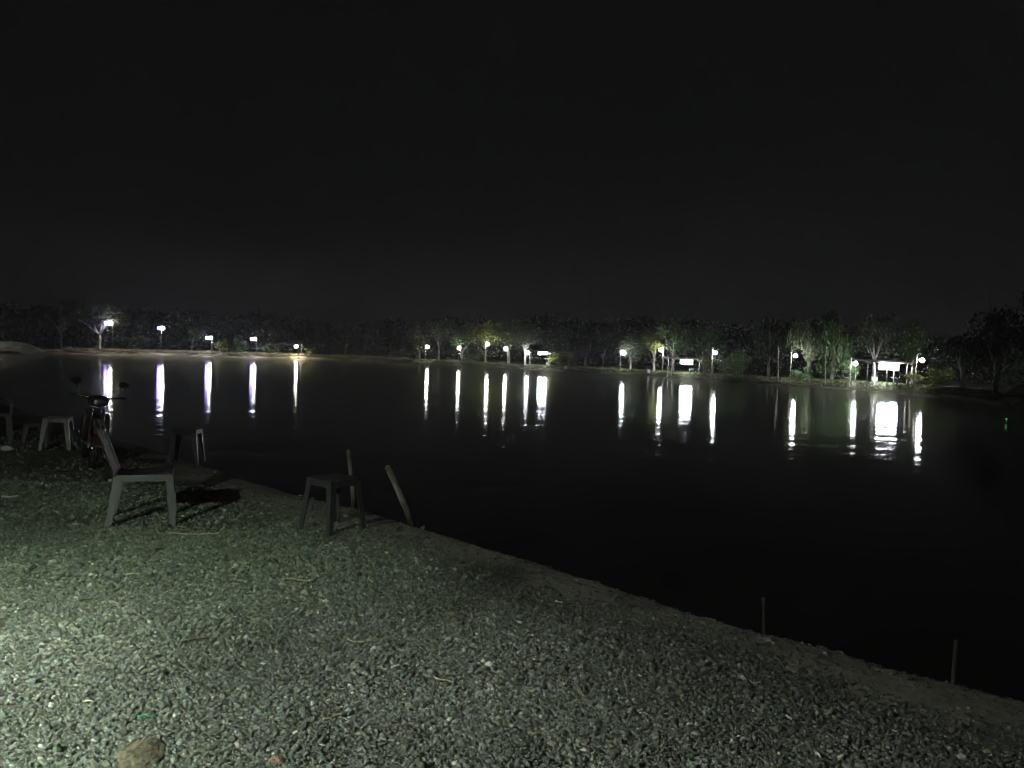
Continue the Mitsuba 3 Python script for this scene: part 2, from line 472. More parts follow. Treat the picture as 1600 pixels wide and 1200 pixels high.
stick(676, 1056, 708, 1073, 'straw', 'curved pale straw alone on dark gravel in the lower middle', 0.0036, bend=0.012)
stick(2, 777, 28, 775, 'straw', 'pale stick at the left edge in front of the far chairs', 0.008, name='stick', cat='stick')
stick(388, 808, 425, 802, 'straw', 'pale stick on the bank between chair and stool', 0.006, name='stick', cat='stick')
stick(260, 832, 340, 834, 'straw', 'long thin straw beside the right leg of the chair', 0.004)
stick(440, 911, 484, 913, 'straw', 'straight tan straw on gravel below the stool', 0.004)
stick(192, 895, 218, 900, 'straw', 'tan straw on gravel below the chair', 0.004)
stick(123, 1099, 146, 1104, 'straw', 'pale straw above the mossy tan rock', 0.003)
stick(283, 1005, 350, 993, 'twig', 'long dark twig on pale gravel left of centre', 0.0035, name='twig', cat='twig')
stick(1229, 1118, 1237, 1127, 'paper', 'short white splinter in dark gravel under the flat pale rock', 0.004, name='splinter', cat='splinter')
stick(1274, 1176, 1282, 1184, 'paper', 'thick white splinter near the bottom edge at right', 0.005, name='splinter', cat='splinter')
stick(686, 994, 700, 996, 'pink_rock', 'short reddish chip of wood in the gravel', 0.004, name='splinter', cat='splinter')
stick(214, 1143, 242, 1138, 'green_plastic_film', 'thin bright green plastic strip on top of the mossy rock', 0.004, name='plastic_strip', cat='plastic', bend=0.006, lift=0.055)
g = np.random.default_rng(77)
STRAW_SPOTS = [(183, 945), (100, 1003), (300, 920), (556, 1005), (583, 1004), (30, 885), (525, 875), (362, 905), (820, 1030), (940, 985), (760, 1110), (520, 1120), (1010, 1120), (60, 960), (840, 1150), (1180, 1070), (355, 845)]
for px, py in STRAW_SPOTS:
    a = g.uniform(-0.5, 0.5); L = g.uniform(8, 16)
    stick(px - L * math.cos(a), py - L * math.sin(a) * 0.6, px + L * math.cos(a), py + L * math.sin(a) * 0.6, 'straw',
          'short dry straw lying on the gravel', 0.0026, 'short straws scattered over the gravel', bend=g.uniform(-0.01, 0.01))


def scrap(px, py, w_px, label, group=None, seed=0):
    p = gpt(px, py)
    r = w_px / F_PX * p[1] / 2
    k = np.random.default_rng(seed)
    n = 7
    gxx, gyy = np.meshgrid(np.linspace(-1, 1, n), np.linspace(-0.7, 0.7, n), indexing='ij')
    z = 0.5 * (meshkit.fbm(np.stack([gxx * 1.6 + seed, gyy * 1.6, 0 * gxx], -1), 2, seed)) + 0.15 * k.uniform(-1, 1, gxx.shape)
    top = np.stack([gxx * (1 + 0.2 * z), gyy, z], -1).reshape(-1, 3) * r
    bot = top - [0, 0, 0.12 * r]
    i = np.arange(n * n).reshape(n, n)
    f = np.stack([i[:-1, :-1], i[1:, :-1], i[1:, 1:], i[:-1, 1:]], -1).reshape(-1, 4)
    rim = list(i[:, 0]) + list(i[-1, 1:]) + list(i[-2::-1, -1]) + list(i[0, -2:0:-1])
    side = [[rim[j], rim[(j + 1) % len(rim)], rim[(j + 1) % len(rim)] + n * n, rim[j] + n * n] for j in range(len(rim))]
    v = rot(np.vstack([top, bot]), k.uniform(0, 360)) + p + [0, 0, 0.012]
    key = thing('paper_scrap', label, 'litter', group)
    put(key, (v, np.vstack([f, f[:, ::-1] + n * n, side])), 'paper', 30)


scrap(619, 896, 8, 'bright white scrap on gravel right of and below the stool', seed=1)
scrap(541, 809, 8, 'bright scrap on the ground between the legs of the stool', seed=2)
scrap(470, 768, 6, 'white scrap on the soil left of the stool seat', seed=3)
scrap(4, 1012, 7, 'upper white scrap at the left edge of the gravel', seed=4)
scrap(5, 1038, 8, 'lower white scrap at the left edge of the gravel', seed=5)
scrap(411, 1037, 8, 'white scrap in the middle of the bright gravel', seed=6)
SCRAPS = [(141, 1003), (90, 913), (365, 891), (617, 1046), (648, 987), (640, 1020), (205, 1013), (248, 1095), (1122, 1114), (1292, 1153), (1273, 1136), (1398, 1143), (1417, 1125), (1369, 1138), (1484, 1168), (1548, 1182), (870, 942), (900, 905), (1049, 1010), (970, 975), (760, 1040), (1000, 1060)]
for i, (px, py) in enumerate(SCRAPS):
    scrap(px, py, g.uniform(4, 6.5), 'tiny white scrap among the gravel stones', 'tiny white scraps in the gravel', 20 + i)

# ------------------------------------------------------------------ stakes at the water edge
def stake(top_px, base_px, D_top, D_base, r, label):
    a, b = at(*top_px, D_top), at(*base_px, D_base)
    zb = float(ground_z(np.array([b[0]]), np.array([b[1]]))[0]) - 0.25
    d = (b - a) / (b[2] - a[2])
    b = a + d * (zb - a[2])
    t = np.linspace(0, 1, 12)[:, None]
    p = a + (b - a) * t
    p[:, :2] += 0.010 * (meshkit.noise(np.stack([t[:, 0] * 4, t[:, 0] * 0 + r * 900, t[:, 0] * 0], -1))[:, None] - 0.5)
    key = thing('wooden_stake', label, 'stake')
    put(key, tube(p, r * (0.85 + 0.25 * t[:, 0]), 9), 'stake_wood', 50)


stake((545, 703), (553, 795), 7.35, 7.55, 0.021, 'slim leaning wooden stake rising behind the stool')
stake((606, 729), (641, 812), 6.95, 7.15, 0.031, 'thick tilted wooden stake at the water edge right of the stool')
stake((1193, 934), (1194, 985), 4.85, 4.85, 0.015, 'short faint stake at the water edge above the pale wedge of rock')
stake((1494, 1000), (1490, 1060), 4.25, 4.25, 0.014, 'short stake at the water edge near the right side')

# ------------------------------------------------------------------ plastic chairs and stools
def leg_mesh(top, foot, w_top, w_foot, sx, sy, th=0.011):
    """L-profile leg; sx, sy point to the outside corner."""
    def ell(c, w, z):
        pts = [(0, 0), (-w, 0), (-w, -th), (-th, -th), (-th, -w), (0, -w)]
        return [(c[0] + sx * a, c[1] + sy * b, z) for a, b in pts]
    m = loft(ell(foot, w_foot, foot[2]), ell(top, w_top, top[2]), 3)
    v, f = m
    return fix((v, f))


def make_armchair(name, label, mat, pos, yaw, group=None, arms=True, back=None, flare=0.075):
    k = thing(name, label, 'chair', group)
    to = T().translate(list(map(float, pos))).rotate([0, 0, 1], yaw)
    n = 15
    u, w = np.meshgrid(np.linspace(-1, 1, n), np.linspace(-1, 1, n), indexing='ij')
    sxx = u * (0.205 + 0.025 * (w + 1) / 2)
    syy = w * 0.215
    szz = 0.43 - 0.018 * (1 - u ** 2) * (1 - (w * 0.9) ** 2) + 0.012 * w - 0.03 * np.clip(w - 0.75, 0, 1)
    top = np.stack([sxx, syy, szz], -1).reshape(-1, 3)
    bot = top - [0, 0, 0.012]
    i = np.arange(n * n).reshape(n, n)
    f = np.stack([i[:-1, :-1], i[1:, :-1], i[1:, 1:], i[:-1, 1:]], -1).reshape(-1, 4)
    rim = list(i[:, 0]) + list(i[-1, 1:]) + list(i[-2::-1, -1]) + list(i[0, -2:0:-1])
    side = [[rim[j], rim[j] + n * n, rim[(j + 1) % len(rim)] + n * n, rim[(j + 1) % len(rim)]] for j in range(len(rim))]
    back = back or mat
    part(k, 'seat', (np.vstack([top, bot]), np.vstack([f, f[:, ::-1] + n * n, side])), back, 35, to)
    # skirt under the seat
    for name2, a, b in (('rear_rim', (-0.2, -0.215), (0.2, -0.215)), ('front_rim', (-0.225, 0.212), (0.225, 0.212)), ('side_rim', (-0.205, -0.2), (-0.228, 0.2)), ('side_rim', (0.205, -0.2), (0.228, 0.2))):
        p = np.linspace([*a, 0.402], [*b, 0.402], 7)
        part(k, name2, fix(sweep(p, 0.055, 0.010, (0, 0, 1))), mat, 40, to)
    for s in (-1, 1):
        part(k, 'leg', leg_mesh((s * 0.212, -0.222, 0.43), (s * 0.245, -0.285, 0.0), 0.062, 0.042, s, -1), mat, False, to)
        part(k, 'leg', leg_mesh((s * 0.238, 0.222, 0.43), (s * 0.250, 0.245, 0.0), 0.060, 0.042, s, 1), mat, False, to)
    br = numbered(f'{k}__backrest')
    z = np.linspace(0.42, 0.82, 9)
    yb = lambda zz: -0.215 - 0.30 * (zz - 0.42) - 0.12 * (zz - 0.42) ** 2
    mesh = []
    for s in (-1, 1):
        p = np.stack([s * (0.205 + flare * (z - 0.42) / 0.4), yb(z), z], -1)
        mesh.append(fix(sweep(p, np.linspace(0.055, 0.04, 9), 0.016, (1, 0, 0))))
    hw = 0.2 + flare
    xx = np.linspace(-hw, hw, 13)
    zt = 0.80 + 0.035 * (1 - (xx / hw) ** 2)
    mesh.append(fix(sweep(np.stack([xx, yb(zt) - 0.02 * (1 - (xx / hw) ** 2), zt], -1), 0.07, 0.016, (0, 0.2, 1))))
    put(br, M(mesh), back, 40, to_world=to)
    for q_ in np.linspace(-0.15, 0.15, 5):
        z2 = np.linspace(0.425, 0.815, 7)
        p = np.stack([q_ * (1 + 0.35 * (z2 - 0.42) / 0.4), yb(z2) - 0.012 * (1 - (q_ / 0.2) ** 2), z2], -1)
        part(br, 'slat', fix(sweep(p, 0.046, 0.009, (1, 0, 0))), back, 40, to)
    if arms:
        for s in (-1, 1):
            p = np.array([[s * 0.252, yb(0.64) + 0.0, 0.635], [s * 0.278, -0.15, 0.655], [s * 0.285, 0.0, 0.655], [s * 0.283, 0.13, 0.65], [s * 0.272, 0.205, 0.62], [s * 0.255, 0.232, 0.54], [s * 0.240, 0.222, 0.43]])
            t = np.linspace(0, 6, 25)
            p = np.stack([np.interp(t, np.arange(7), p[:, c]) for c in range(3)], -1)
            for _ in range(3): p[1:-1] = (p[:-2] + 2 * p[1:-1] + p[2:]) / 4
            part(k, 'armrest', fix(sweep(p, 0.05, 0.014, (1, 0, 0))), mat, 40, to)
    return k


def make_stool(name, label, mat, pos, yaw, h=0.45, half=0.155, group=None):
    k = thing(name, label, 'stool', group)
    to = T().translate(list(map(float, pos))).rotate([0, 0, 1], yaw)
    s2 = half
    part(k, 'seat', box(2 * s2 + 0.02, 2 * s2 + 0.02, 0.022, (0, 0, h - 0.011), 0.008), mat, 30, to)
    for ax, ay, bx, by in ((-1, -1, 1, -1), (1, -1, 1, 1), (1, 1, -1, 1), (-1, 1, -1, -1)):
        a, b = np.array([ax * s2, ay * s2]), np.array([bx * s2, by * s2])
        t = np.linspace(0.06, 0.94, 7)
        p = np.array([[*(a + (b - a) * q_), h - 0.045 + 0.008 * math.sin(q_ * math.pi)] for q_ in t])
        part(k, 'apron', fix(sweep(p, 0.048, 0.008, (0, 0, 1))), mat, 40, to)
    for ax in (-1, 1):
        for ay in (-1, 1):
            part(k, 'leg', leg_mesh((ax * (s2 + 0.004), ay * (s2 + 0.004), h - 0.022), (ax * (s2 + 0.045), ay * (s2 + 0.045), 0.0), 0.058, 0.04, ax, ay, 0.008), mat, False, to)
    return k


def mid(*pts):
    c = np.mean([gpt(*p) for p in pts], 0)
    return c


rl, rr = gpt(177, 823), gpt(263, 821)           # the near rear foot and the near front foot
yaw1 = -68.0
c1 = (rl + rr) / 2 + rot(np.array([-0.245, 0.015, 0]), yaw1); c1[2] = float(ground_z(c1[:1], c1[1:2])[0]) - 0.01
make_armchair('plastic_chair', 'armless plastic chair with grey legs and shade painted into seat and back, left of the black stool', 'brown_plastic', c1, yaw1, arms=False, back='dark_plastic', flare=0.0)  # darker plastic on seat and back stands in for shade
sc = (gpt(478, 822) + gpt(563, 835)) / 2; sc[2] = float(ground_z(sc[:1], sc[1:2])[0]) - 0.008
make_stool('plastic_stool', 'black plastic stool with four splayed legs at the bank edge in front of the stakes', 'black_plastic', sc, 52, 0.435, 0.150)

# dim things at the far left of the bank
p = gpt(90, 701); make_stool('plastic_stool', 'pale plastic stool standing beside the motorbike at far left', 'white_plastic', p, 18, 0.44, 0.15)
p = gpt(291, 719); make_stool('plastic_stool', 'dim dark stool near the water edge behind the armless chair', 'dark_plastic', p, 8, 0.44, 0.15)
p = gpt(-12, 690); make_armchair('plastic_armchair', 'dim greyish plastic armchair cut by the left edge of the frame', 'grey_plastic', p, -60)
p = gpt(52, 690); make_stool('plastic_stool', 'low dim stool between the cut off armchair and the pale stool', 'grey_plastic', p, 35, 0.28, 0.11)


def crumple(px, py, r, label):
    p = gpt(px, py)
    m = trimesh.creation.icosphere(3, 1.0); v = np.array(m.vertices)
    v = v * (0.45 + 1.1 * meshkit.fbm(v * 2.2 + 3, 3, 4))[:, None] * [1.3, 0.8, 0.6] * r
    key = thing('plastic_bag', label, 'litter'); put(key, (v + p + [0, 0, r * 0.5], np.array(m.faces)), 'paper', False)


crumple(10, 704, 0.055, 'bright crumpled white plastic bag on the ground at the left edge')
stick(31, 684, 40, 681, 'straw', 'short pale stick in the dark left of the pale stool', 0.008, name='stick', cat='stick')


# motorbike in the dark at the far left
def make_motorbike(pos, yaw):
    k = thing('motorbike', 'small dim red motorbike parked in the dark left of the armless chair', 'motorbike')
    to = T().translate(list(map(float, pos))).rotate([0, 0, 1], yaw).rotate([0, 1, 0], -6).scale(0.86)   # forward +y, leaning on its stand
    def ring(R, r, c, sides=28):
        a = np.linspace(0, 2 * np.pi, sides + 1)
        return tube(np.stack([0 * a, R * np.cos(a), R * np.sin(a)], -1) + c, r, 8, False)
    for y, nm in ((0.60, 'front_wheel'), (-0.60, 'rear_wheel')):
        c = np.array([0, y, 0.28])
        w = part(k, nm, ring(0.245, 0.036, c), 'black_rubber', True, to)
        part(w, 'rim', ring(0.205, 0.014, c), 'chrome', True, to)
        sp = [tube([c, c + 0.2 * np.array([0, math.cos(a), math.sin(a)])], 0.004, 4) for a in np.linspace(0, 2 * np.pi, 16, endpoint=False)]
        part(w, 'spokes', M(sp + [tube([c - [0.04, 0, 0], c + [0.04, 0, 0]], 0.035, 10)]), 'chrome', True, to)
    for s in (-1, 1):
        part(k, 'fork', tube([[s * 0.075, 0.36, 0.80], [s * 0.075, 0.48, 0.52], [s * 0.075, 0.60, 0.28]], [0.022, 0.026, 0.02], 8), 'chrome', True, to)
    a = np.linspace(0.2, 2.6, 12)
    part(k, 'front_fender', fix(sweep(np.stack([0 * a, 0.60 + 0.305 * np.cos(a), 0.28 + 0.305 * np.sin(a)], -1), 0.11, 0.008, (1, 0, 0))), 'red_paint', 40, to)
    part(k, 'rear_fender', fix(sweep(np.stack([0 * a, -0.60 + 0.315 * np.cos(a + 0.5), 0.28 + 0.315 * np.sin(a + 0.5)], -1), 0.13, 0.008, (1, 0, 0))), 'black_plastic', 40, to)
    def blob(c, s, seed):
        m = trimesh.creation.icosphere(3, 1.0); v = np.array(m.vertices)
        v = np.sign(v) * np.abs(v) ** 0.75
        return v * s + c, np.array(m.faces)
    part(k, 'body', M([blob([0, 0.24, 0.60], [0.10, 0.17, 0.13], 1), blob([0, 0.0, 0.55], [0.085, 0.25, 0.09], 2), blob([0, -0.48, 0.66], [0.09, 0.24, 0.07], 3)]), 'red_paint', True, to)
    part(k, 'leg_shield', M([blob([s * 0.13, 0.33, 0.55], [0.05, 0.05, 0.20], 3) for s in (-1, 1)]), 'red_paint', True, to)
    part(k, 'seat', blob([0, -0.28, 0.745], [0.115, 0.33, 0.045], 4), 'black_plastic', True, to)
    part(k, 'engine', M([box(0.2, 0.26, 0.16, (0, 0.06, 0.34), 0.03), tube([[0, 0.14, 0.36], [0, 0.36, 0.42]], 0.06, 10)]), 'grey_plastic', 30, to)
    part(k, 'exhaust', tube([[0.12, 0.12, 0.28], [0.14, -0.1, 0.25], [0.15, -0.35, 0.28], [0.15, -0.82, 0.36]], [0.016, 0.018, 0.04, 0.04], 10), 'chrome', True, to)
    part(k, 'handlebar', tube([[-0.34, 0.20, 0.98], [-0.2, 0.28, 0.97], [0, 0.33, 0.93], [0.2, 0.28, 0.97], [0.34, 0.20, 0.98]], 0.014, 8), 'chrome', True, to)
    part(k, 'handlebar_cowl', blob([0, 0.34, 0.92], [0.13, 0.09, 0.08], 4), 'red_paint', True, to)
    part(k, 'headlight', blob([0, 0.425, 0.90], [0.08, 0.035, 0.06], 5), 'chrome', True, to)
    part(k, 'tail_light', blob([0, -0.74, 0.66], [0.06, 0.03, 0.035], 6), 'red_paint', True, to)
    for s in (-1, 1):
        m = part(k, 'mirror', blob([s * 0.30, 0.26, 1.17], [0.065, 0.018, 0.045], 7), 'grey_plastic', True, to)
        part(m, 'mirror_stalk', tube([[s * 0.24, 0.25, 0.98], [s * 0.27, 0.255, 1.06], [s * 0.30, 0.265, 1.15]], 0.006, 6), 'chrome', True, to)
    part(k, 'side_stand', tube([[-0.10, 0.02, 0.30], [-0.26, 0.06, -0.02]], 0.012, 6), 'chrome', True, to)


p = gpt(138, 724)
make_motorbike(p, -148)

# ------------------------------------------------------------------ far shore
SHORE_PX = [(-420, 549), (-200, 549), (0, 551), (60, 552), (170, 554), (254, 556), (328, 557.5), (398, 558.5), (463, 560), (550, 562.5), (610, 565), (668, 568), (717, 570), (762, 573), (790, 575), (824, 577), (848, 578.5),
            (900, 581), (974, 585), (1033, 588.5), (1073, 592), (1118, 596.5), (1180, 600), (1243, 604), (1337, 608.5), (1388, 612.5), (1440, 618), (1530, 629), (1600, 640), (1700, 662)]
SH = []
for px, py in SHORE_PX:
    d_ = max(py - horizon(px), 3.0)
    D = 2.5 * F_PX / d_
    SH.append(((px - 800) / F_PX * D, D))
SH = np.array(SH)
# a smooth shoreline in plan
SH_px = np.array([s[0] for s in SHORE_PX], float)
D_raw = SH[:, 1].copy()
D_sm = D_raw.copy()
for _ in range(2):
    D_sm[1:-1] = (D_sm[:-2] + 2 * D_sm[1:-1] + D_sm[2:]) / 4


def shore_D(px): return float(np.interp(px, SH_px, D_sm))


def shore_pt(px, back=0.0, z=None):
    """A point BACK metres behind the waterline in the direction of the pixel column."""
    D = shore_D(px) + back
    y0 = horizon(px) + (EYE[2] - (z if z is not None else -0.4)) * F_PX / D
    p = at(px, y0, D)
    p[2] = land_z(back) if z is None else z
    return p


def land_z(back):
    return float(np.interp(back, [-2, 0, 0.5, 1.2, 3, 10, 40, 200], [-1.6, -1.02, -0.72, -0.45, -0.35, -0.2, 0.0, 0.3]))


pxs = np.concatenate([np.linspace(-420, 1700, 213)])
backs = [-2, -0.4, 0.1, 0.4, 0.8, 1.4, 2.2, 3.5, 6, 10, 18, 35, 80, 200, 600, 1600]
rows = []
for px in pxs:
    base = at(px, horizon(px) + 20, 1.0) - EYE
    dirx = base[0]
    D = shore_D(px)
    rows.append([[dirx * (D + b), (D + b), land_z(b)] for b in backs])
for xx_, yy_ in ((44, 40), (52, 15), (56, -40), (58, -120)):
    rows.append([[xx_ + b, yy_ + 0.2 * b, land_z(b)] for b in backs])
FB = np.array(rows)
nz = meshkit.fbm(np.stack([FB[..., 0] * 0.5, FB[..., 1] * 0.5, 0 * FB[..., 0]], -1), 3, 8) - 0.5
FB[..., 2] += nz * np.clip((np.array(backs) + 0.2) * 0.3, 0, 0.5)[None]
FB[:, 1:6, 1] += (nz * 1.2)[:, 1:6]
i = np.arange(FB.shape[0] * FB.shape[1]).reshape(FB.shape[:2])
f = np.stack([i[:-1, :-1], i[1:, :-1], i[1:, 1:], i[:-1, 1:]], -1).reshape(-1, 4)
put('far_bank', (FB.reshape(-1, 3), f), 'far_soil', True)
labels['far_bank'] = {'label': 'low earth bank along the far side of the pond', 'kind': 'structure'}


# leaves --------------------------------------------------------------------------------------------------------
def leaf_cards(c, n_dir, length, width, col, seed, droop=0.0):
    """Bent leaf blades (two quads each) at points c with axis n_dir."""
    k = np.random.default_rng(seed)
    n = len(c)
    ax = n_dir / (np.linalg.norm(n_dir, axis=1, keepdims=True) + 1e-9)
    s = np.cross(ax, k.normal(0, 1, (n, 3))); s /= np.linalg.norm(s, axis=1, keepdims=True) + 1e-9
    L, W = length[:, None], width[:, None]
    m = c + ax * L * 0.5
    e = c + ax * L - np.array([0, 0, 1]) * L * droop
    v = np.stack([c, m + s * W / 2, m - s * W / 2, e], 1)
    f = np.array([[0, 1, 2], [1, 3, 2]])[None] + 4 * np.arange(n)[:, None, None]
    return v.reshape(-1, 3), f.reshape(-1, 3), np.repeat(col, 4, 0)


def crown_points(center, radii, n, k, lumps=9, hollow=0.3):
    """Points in an uneven crown: lumps spread in an ellipsoid, with gaps between."""
    cs = k.normal(0, 1, (lumps, 3)); cs /= np.linalg.norm(cs, axis=1, keepdims=True)
    cs *= k.uniform(0.35, 0.85, (lumps, 1))
    rr_ = k.uniform(0.28, 0.5, lumps)
    w = k.choice(lumps, n, p=rr_ ** 2 / (rr_ ** 2).sum())
    d = k.normal(0, 1, (n, 3)); d /= np.linalg.norm(d, axis=1, keepdims=True)
    rad = k.uniform(hollow ** 3, 1, n) ** (1 / 3)
    pts = cs[w] + d * (rad * rr_[w])[:, None]
    shade = np.random.default_rng(lumps + n).uniform(0.7, 1.3, lumps)[w]
    return center + pts * radii, cs * radii + center, shade


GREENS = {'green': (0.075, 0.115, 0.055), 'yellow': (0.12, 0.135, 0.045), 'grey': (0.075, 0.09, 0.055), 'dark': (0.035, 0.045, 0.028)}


def tree(px, back, h, crown_r, label, kind='green', n=2600, seed=1, name='broadleaf_tree', trunk='bark', crown_z=None, droop=False, leaf=0.26, fork=3, lean=0.0, group=None, trunk_r=None):
    k = np.random.default_rng(seed)
    b = shore_pt(px, back)
    key = thing(name, label, 'tree', group)
    cz = crown_z if crown_z is not None else h * 0.66
    cr = np.array([crown_r, crown_r * 0.9, h - cz if h - cz > 0.8 else 0.8])
    c = b + [lean, 0, cz]
    pts, lumps, shade = crown_points(c, cr, n, k, 10)
    tr = trunk_r if trunk_r else 0.035 * h / 2 + 0.04
    fk = b + np.array([lean * 0.4, 0, max(cz * 0.42, 0.8)])
    wob = k.normal(0, 0.05, (5, 3)); wob[:, 2] = 0
    s = np.linspace(0, 1, 5)[:, None]
    mesh = [tube(b - [0, 0, 0.3] + (fk - b + [0, 0, 0.3]) * s + wob * s * (1 - s) * 4, np.linspace(tr * 1.25, tr * 0.8, 5), 8)]
    ends = lumps[k.permutation(len(lumps))[:max(fork + 2, 5)]]
    for j, e in enumerate(ends):
        m1 = fk + (e - fk) * 0.45 + np.array([*k.normal(0, 0.15, 2), 0.25])
        st = fk - [0, 0, k.uniform(0, 0.15)]
        t = np.linspace(0, 1, 7)[:, None]
        bz = (1 - t) ** 2 * st + 2 * t * (1 - t) * m1 + t ** 2 * e
        mesh.append(tube(bz, np.linspace(tr * 0.6, tr * 0.12, 7), 6))
        e2 = e + k.normal(0, 0.3, 3) * cr
        t = np.linspace(0, 1, 4)[:, None]
        mesh.append(tube(bz[4] + (e2 - bz[4]) * t, np.linspace(tr * 0.2, tr * 0.06, 4), 5))
    part(key, 'trunk', M(mesh), trunk, True)
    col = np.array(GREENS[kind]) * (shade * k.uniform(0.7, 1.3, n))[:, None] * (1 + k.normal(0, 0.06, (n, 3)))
    if droop:
        ax = np.stack([k.normal(0, 0.18, n), k.normal(0, 0.18, n), -np.ones(n)], -1)
        v, f, cc = leaf_cards(pts, ax, k.uniform(1.2, 3.2, n) * leaf, k.uniform(0.35, 0.6, n) * leaf, col, seed)
    else:
        ax = k.normal(0, 1, (n, 3)) + [0, 0, -0.3]
        v, f, cc = leaf_cards(pts, ax, k.uniform(0.8, 1.5, n) * leaf, k.uniform(0.4, 0.75, n) * leaf, col, seed, 0.15)
    part(key, 'crown', (v, f), 'leaf', False, color=np.clip(cc, 0.01, 0.5))
    return key


def shrub(px, back, h, w, label, kind='green', n=1300, seed=1, leaf=0.2, group=None, name='shrub'):
    k = np.random.default_rng(seed)
    b = shore_pt(px, back)
    key = thing(name, label, 'shrub', group)
    c = b + [0, 0, h * 0.5]
    pts, lumps, shade = crown_points(c, np.array([w, w * 0.8, h * 0.55]), n, k, 8)
    pts[:, 2] = np.maximum(pts[:, 2], b[2] + 0.02)
    mesh = []
    for e in lumps[:6]:
        t = np.linspace(0, 1, 5)[:, None]
        mesh.append(tube(b - [0, 0, 0.15] + (e - b + [0, 0, 0.15]) * t + k.normal(0, 0.04, (5, 3)), np.linspace(0.04, 0.012, 5), 5))
    part(key, 'stem', M(mesh), 'bark', True)
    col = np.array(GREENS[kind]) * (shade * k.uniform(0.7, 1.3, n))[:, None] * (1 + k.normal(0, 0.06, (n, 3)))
    v, f, cc = leaf_cards(pts, k.normal(0, 1, (n, 3)) + [0, 0, 0.3], k.uniform(0.8, 1.5, n) * leaf, k.uniform(0.4, 0.8, n) * leaf, col, seed, 0.15)
    part(key, 'foliage', (v, f), 'leaf', False, color=np.clip(cc, 0.01, 0.5))
    return key


# dry grass along the left part of the far bank
k = np.random.default_rng(41)
n = 26000
gp = k.uniform(100, 640, n)
gb = k.uniform(0.5, 5.5, n)
dens = meshkit.fbm(np.stack([gp * 0.03, gb * 0.5, 0 * gp], -1), 3, 3)
keep = dens > 0.42
gp, gb, dens = gp[keep], gb[keep], dens[keep]
pts = np.array([shore_pt(a, b_) for a, b_ in zip(gp, gb)])
v, f, cc = leaf_cards(pts, np.stack([k.normal(0, 0.35, len(pts)), k.normal(0, 0.35, len(pts)), np.ones(len(pts))], -1), k.uniform(0.25, 0.75, len(pts)) * (0.5 + dens), k.uniform(0.05, 0.12, len(pts)),
                      np.array([0.36, 0.31, 0.20]) * k.uniform(0.6, 1.25, (len(pts), 1)), 42, 0.2)
gk = thing('dry_grass', 'tan dry grass along the far left bank under the lamps', 'grass', kind='stuff')
put(gk, (v, f), 'leaf', False, color=cc)
n = 22000
gp = k.uniform(640, 1560, n); gb = k.uniform(0.3, 5.0, n)
pts = np.array([shore_pt(a, b_) for a, b_ in zip(gp, gb)])
v, f, cc = leaf_cards(pts, np.stack([k.normal(0, 0.4, n), k.normal(0, 0.4, n), np.ones(n)], -1), k.uniform(0.12, 0.4, n), k.uniform(0.03, 0.08, n), np.array([0.10, 0.12, 0.06]) * k.uniform(0.6, 1.3, (n, 1)), 43, 0.2)
gk = thing('green_grass', 'short green grass on the far bank around the huts', 'grass', kind='stuff')
put(gk, (v, f), 'leaf', False, color=cc)

# far-off wood behind everything: one mass
n = 70000
tp = k.uniform(-380, 1680, n)
hmax = np.interp(tp, [900, 1400], [1.0, 0.62]) * (7.0 + 4.0 * meshkit.fbm(np.stack([tp * 0.02, 0 * tp, 0 * tp], -1), 4, 12))
tb = k.uniform(28, 48, n)
pts = np.array([shore_pt(a, b_, 0.0) for a, b_ in zip(tp, tb)])
pts[:, 2] = hmax * k.uniform(0, 1, n) ** 0.8 - 0.3
pts += k.normal(0, 0.5, (n, 3))
v, f, cc = leaf_cards(pts, k.normal(0, 1, (n, 3)), k.uniform(0.5, 0.9, n), k.uniform(0.3, 0.55, n), np.array([0.018, 0.024, 0.014]) * k.uniform(0.6, 1.3, (n, 1)), 44, 0.1)
gk = thing('distant_wood', 'dark wood behind the far bank reading as one mass', 'trees', kind='stuff')
put(gk, (v, f), 'leaf', False, color=cc)

# single trees and shrubs
tree(155, 3.5, 10.5, 6.0, 'forked pale trunk tree at far left holding the leftmost lamp', 'grey', 2300, 11, trunk='pale_bark', crown_z=7.4, fork=4, trunk_r=0.30, leaf=0.3)
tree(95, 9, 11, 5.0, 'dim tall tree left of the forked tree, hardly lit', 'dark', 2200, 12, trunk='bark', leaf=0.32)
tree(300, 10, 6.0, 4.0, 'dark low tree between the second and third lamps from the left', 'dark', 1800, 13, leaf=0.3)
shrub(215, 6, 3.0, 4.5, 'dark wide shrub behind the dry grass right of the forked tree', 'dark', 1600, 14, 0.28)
shrub(345, 3.0, 3.2, 1.7, 'yellow green shrub lit by the third lamp from the left', 'yellow', 1300, 15, 0.2)
shrub(372, 5.5, 3.6, 2.4, 'darker green shrub behind the yellow green shrub', 'green', 1300, 16, 0.24)
shrub(418, 4.0, 2.6, 2.0, 'small dull shrub left of the frame hut at far left', 'green', 1000, 17, 0.2)
shrub(485, 2.5, 2.0, 1.8, 'low yellowish shrub right of the lamp on the frame hut', 'yellow', 1000, 18, 0.2)
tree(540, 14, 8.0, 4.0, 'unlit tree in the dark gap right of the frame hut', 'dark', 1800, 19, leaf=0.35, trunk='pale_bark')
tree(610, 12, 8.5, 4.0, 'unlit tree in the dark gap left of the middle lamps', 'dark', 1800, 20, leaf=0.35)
tree(685, 1.5, 9.0, 3.2, 'slim tree with straight pale trunk right of the first middle lamp', 'grey', 2000, 21, trunk='pale_bark', crown_z=6.6, trunk_r=0.20, leaf=0.26)
tree(655, 7, 7.5, 3.2, 'grey green tree behind the first middle lamp', 'grey', 2000, 22, leaf=0.28)
tree(722, 5, 7.8, 3.6, 'green tree hanging over the second middle lamp', 'green', 2400, 23, leaf=0.26)
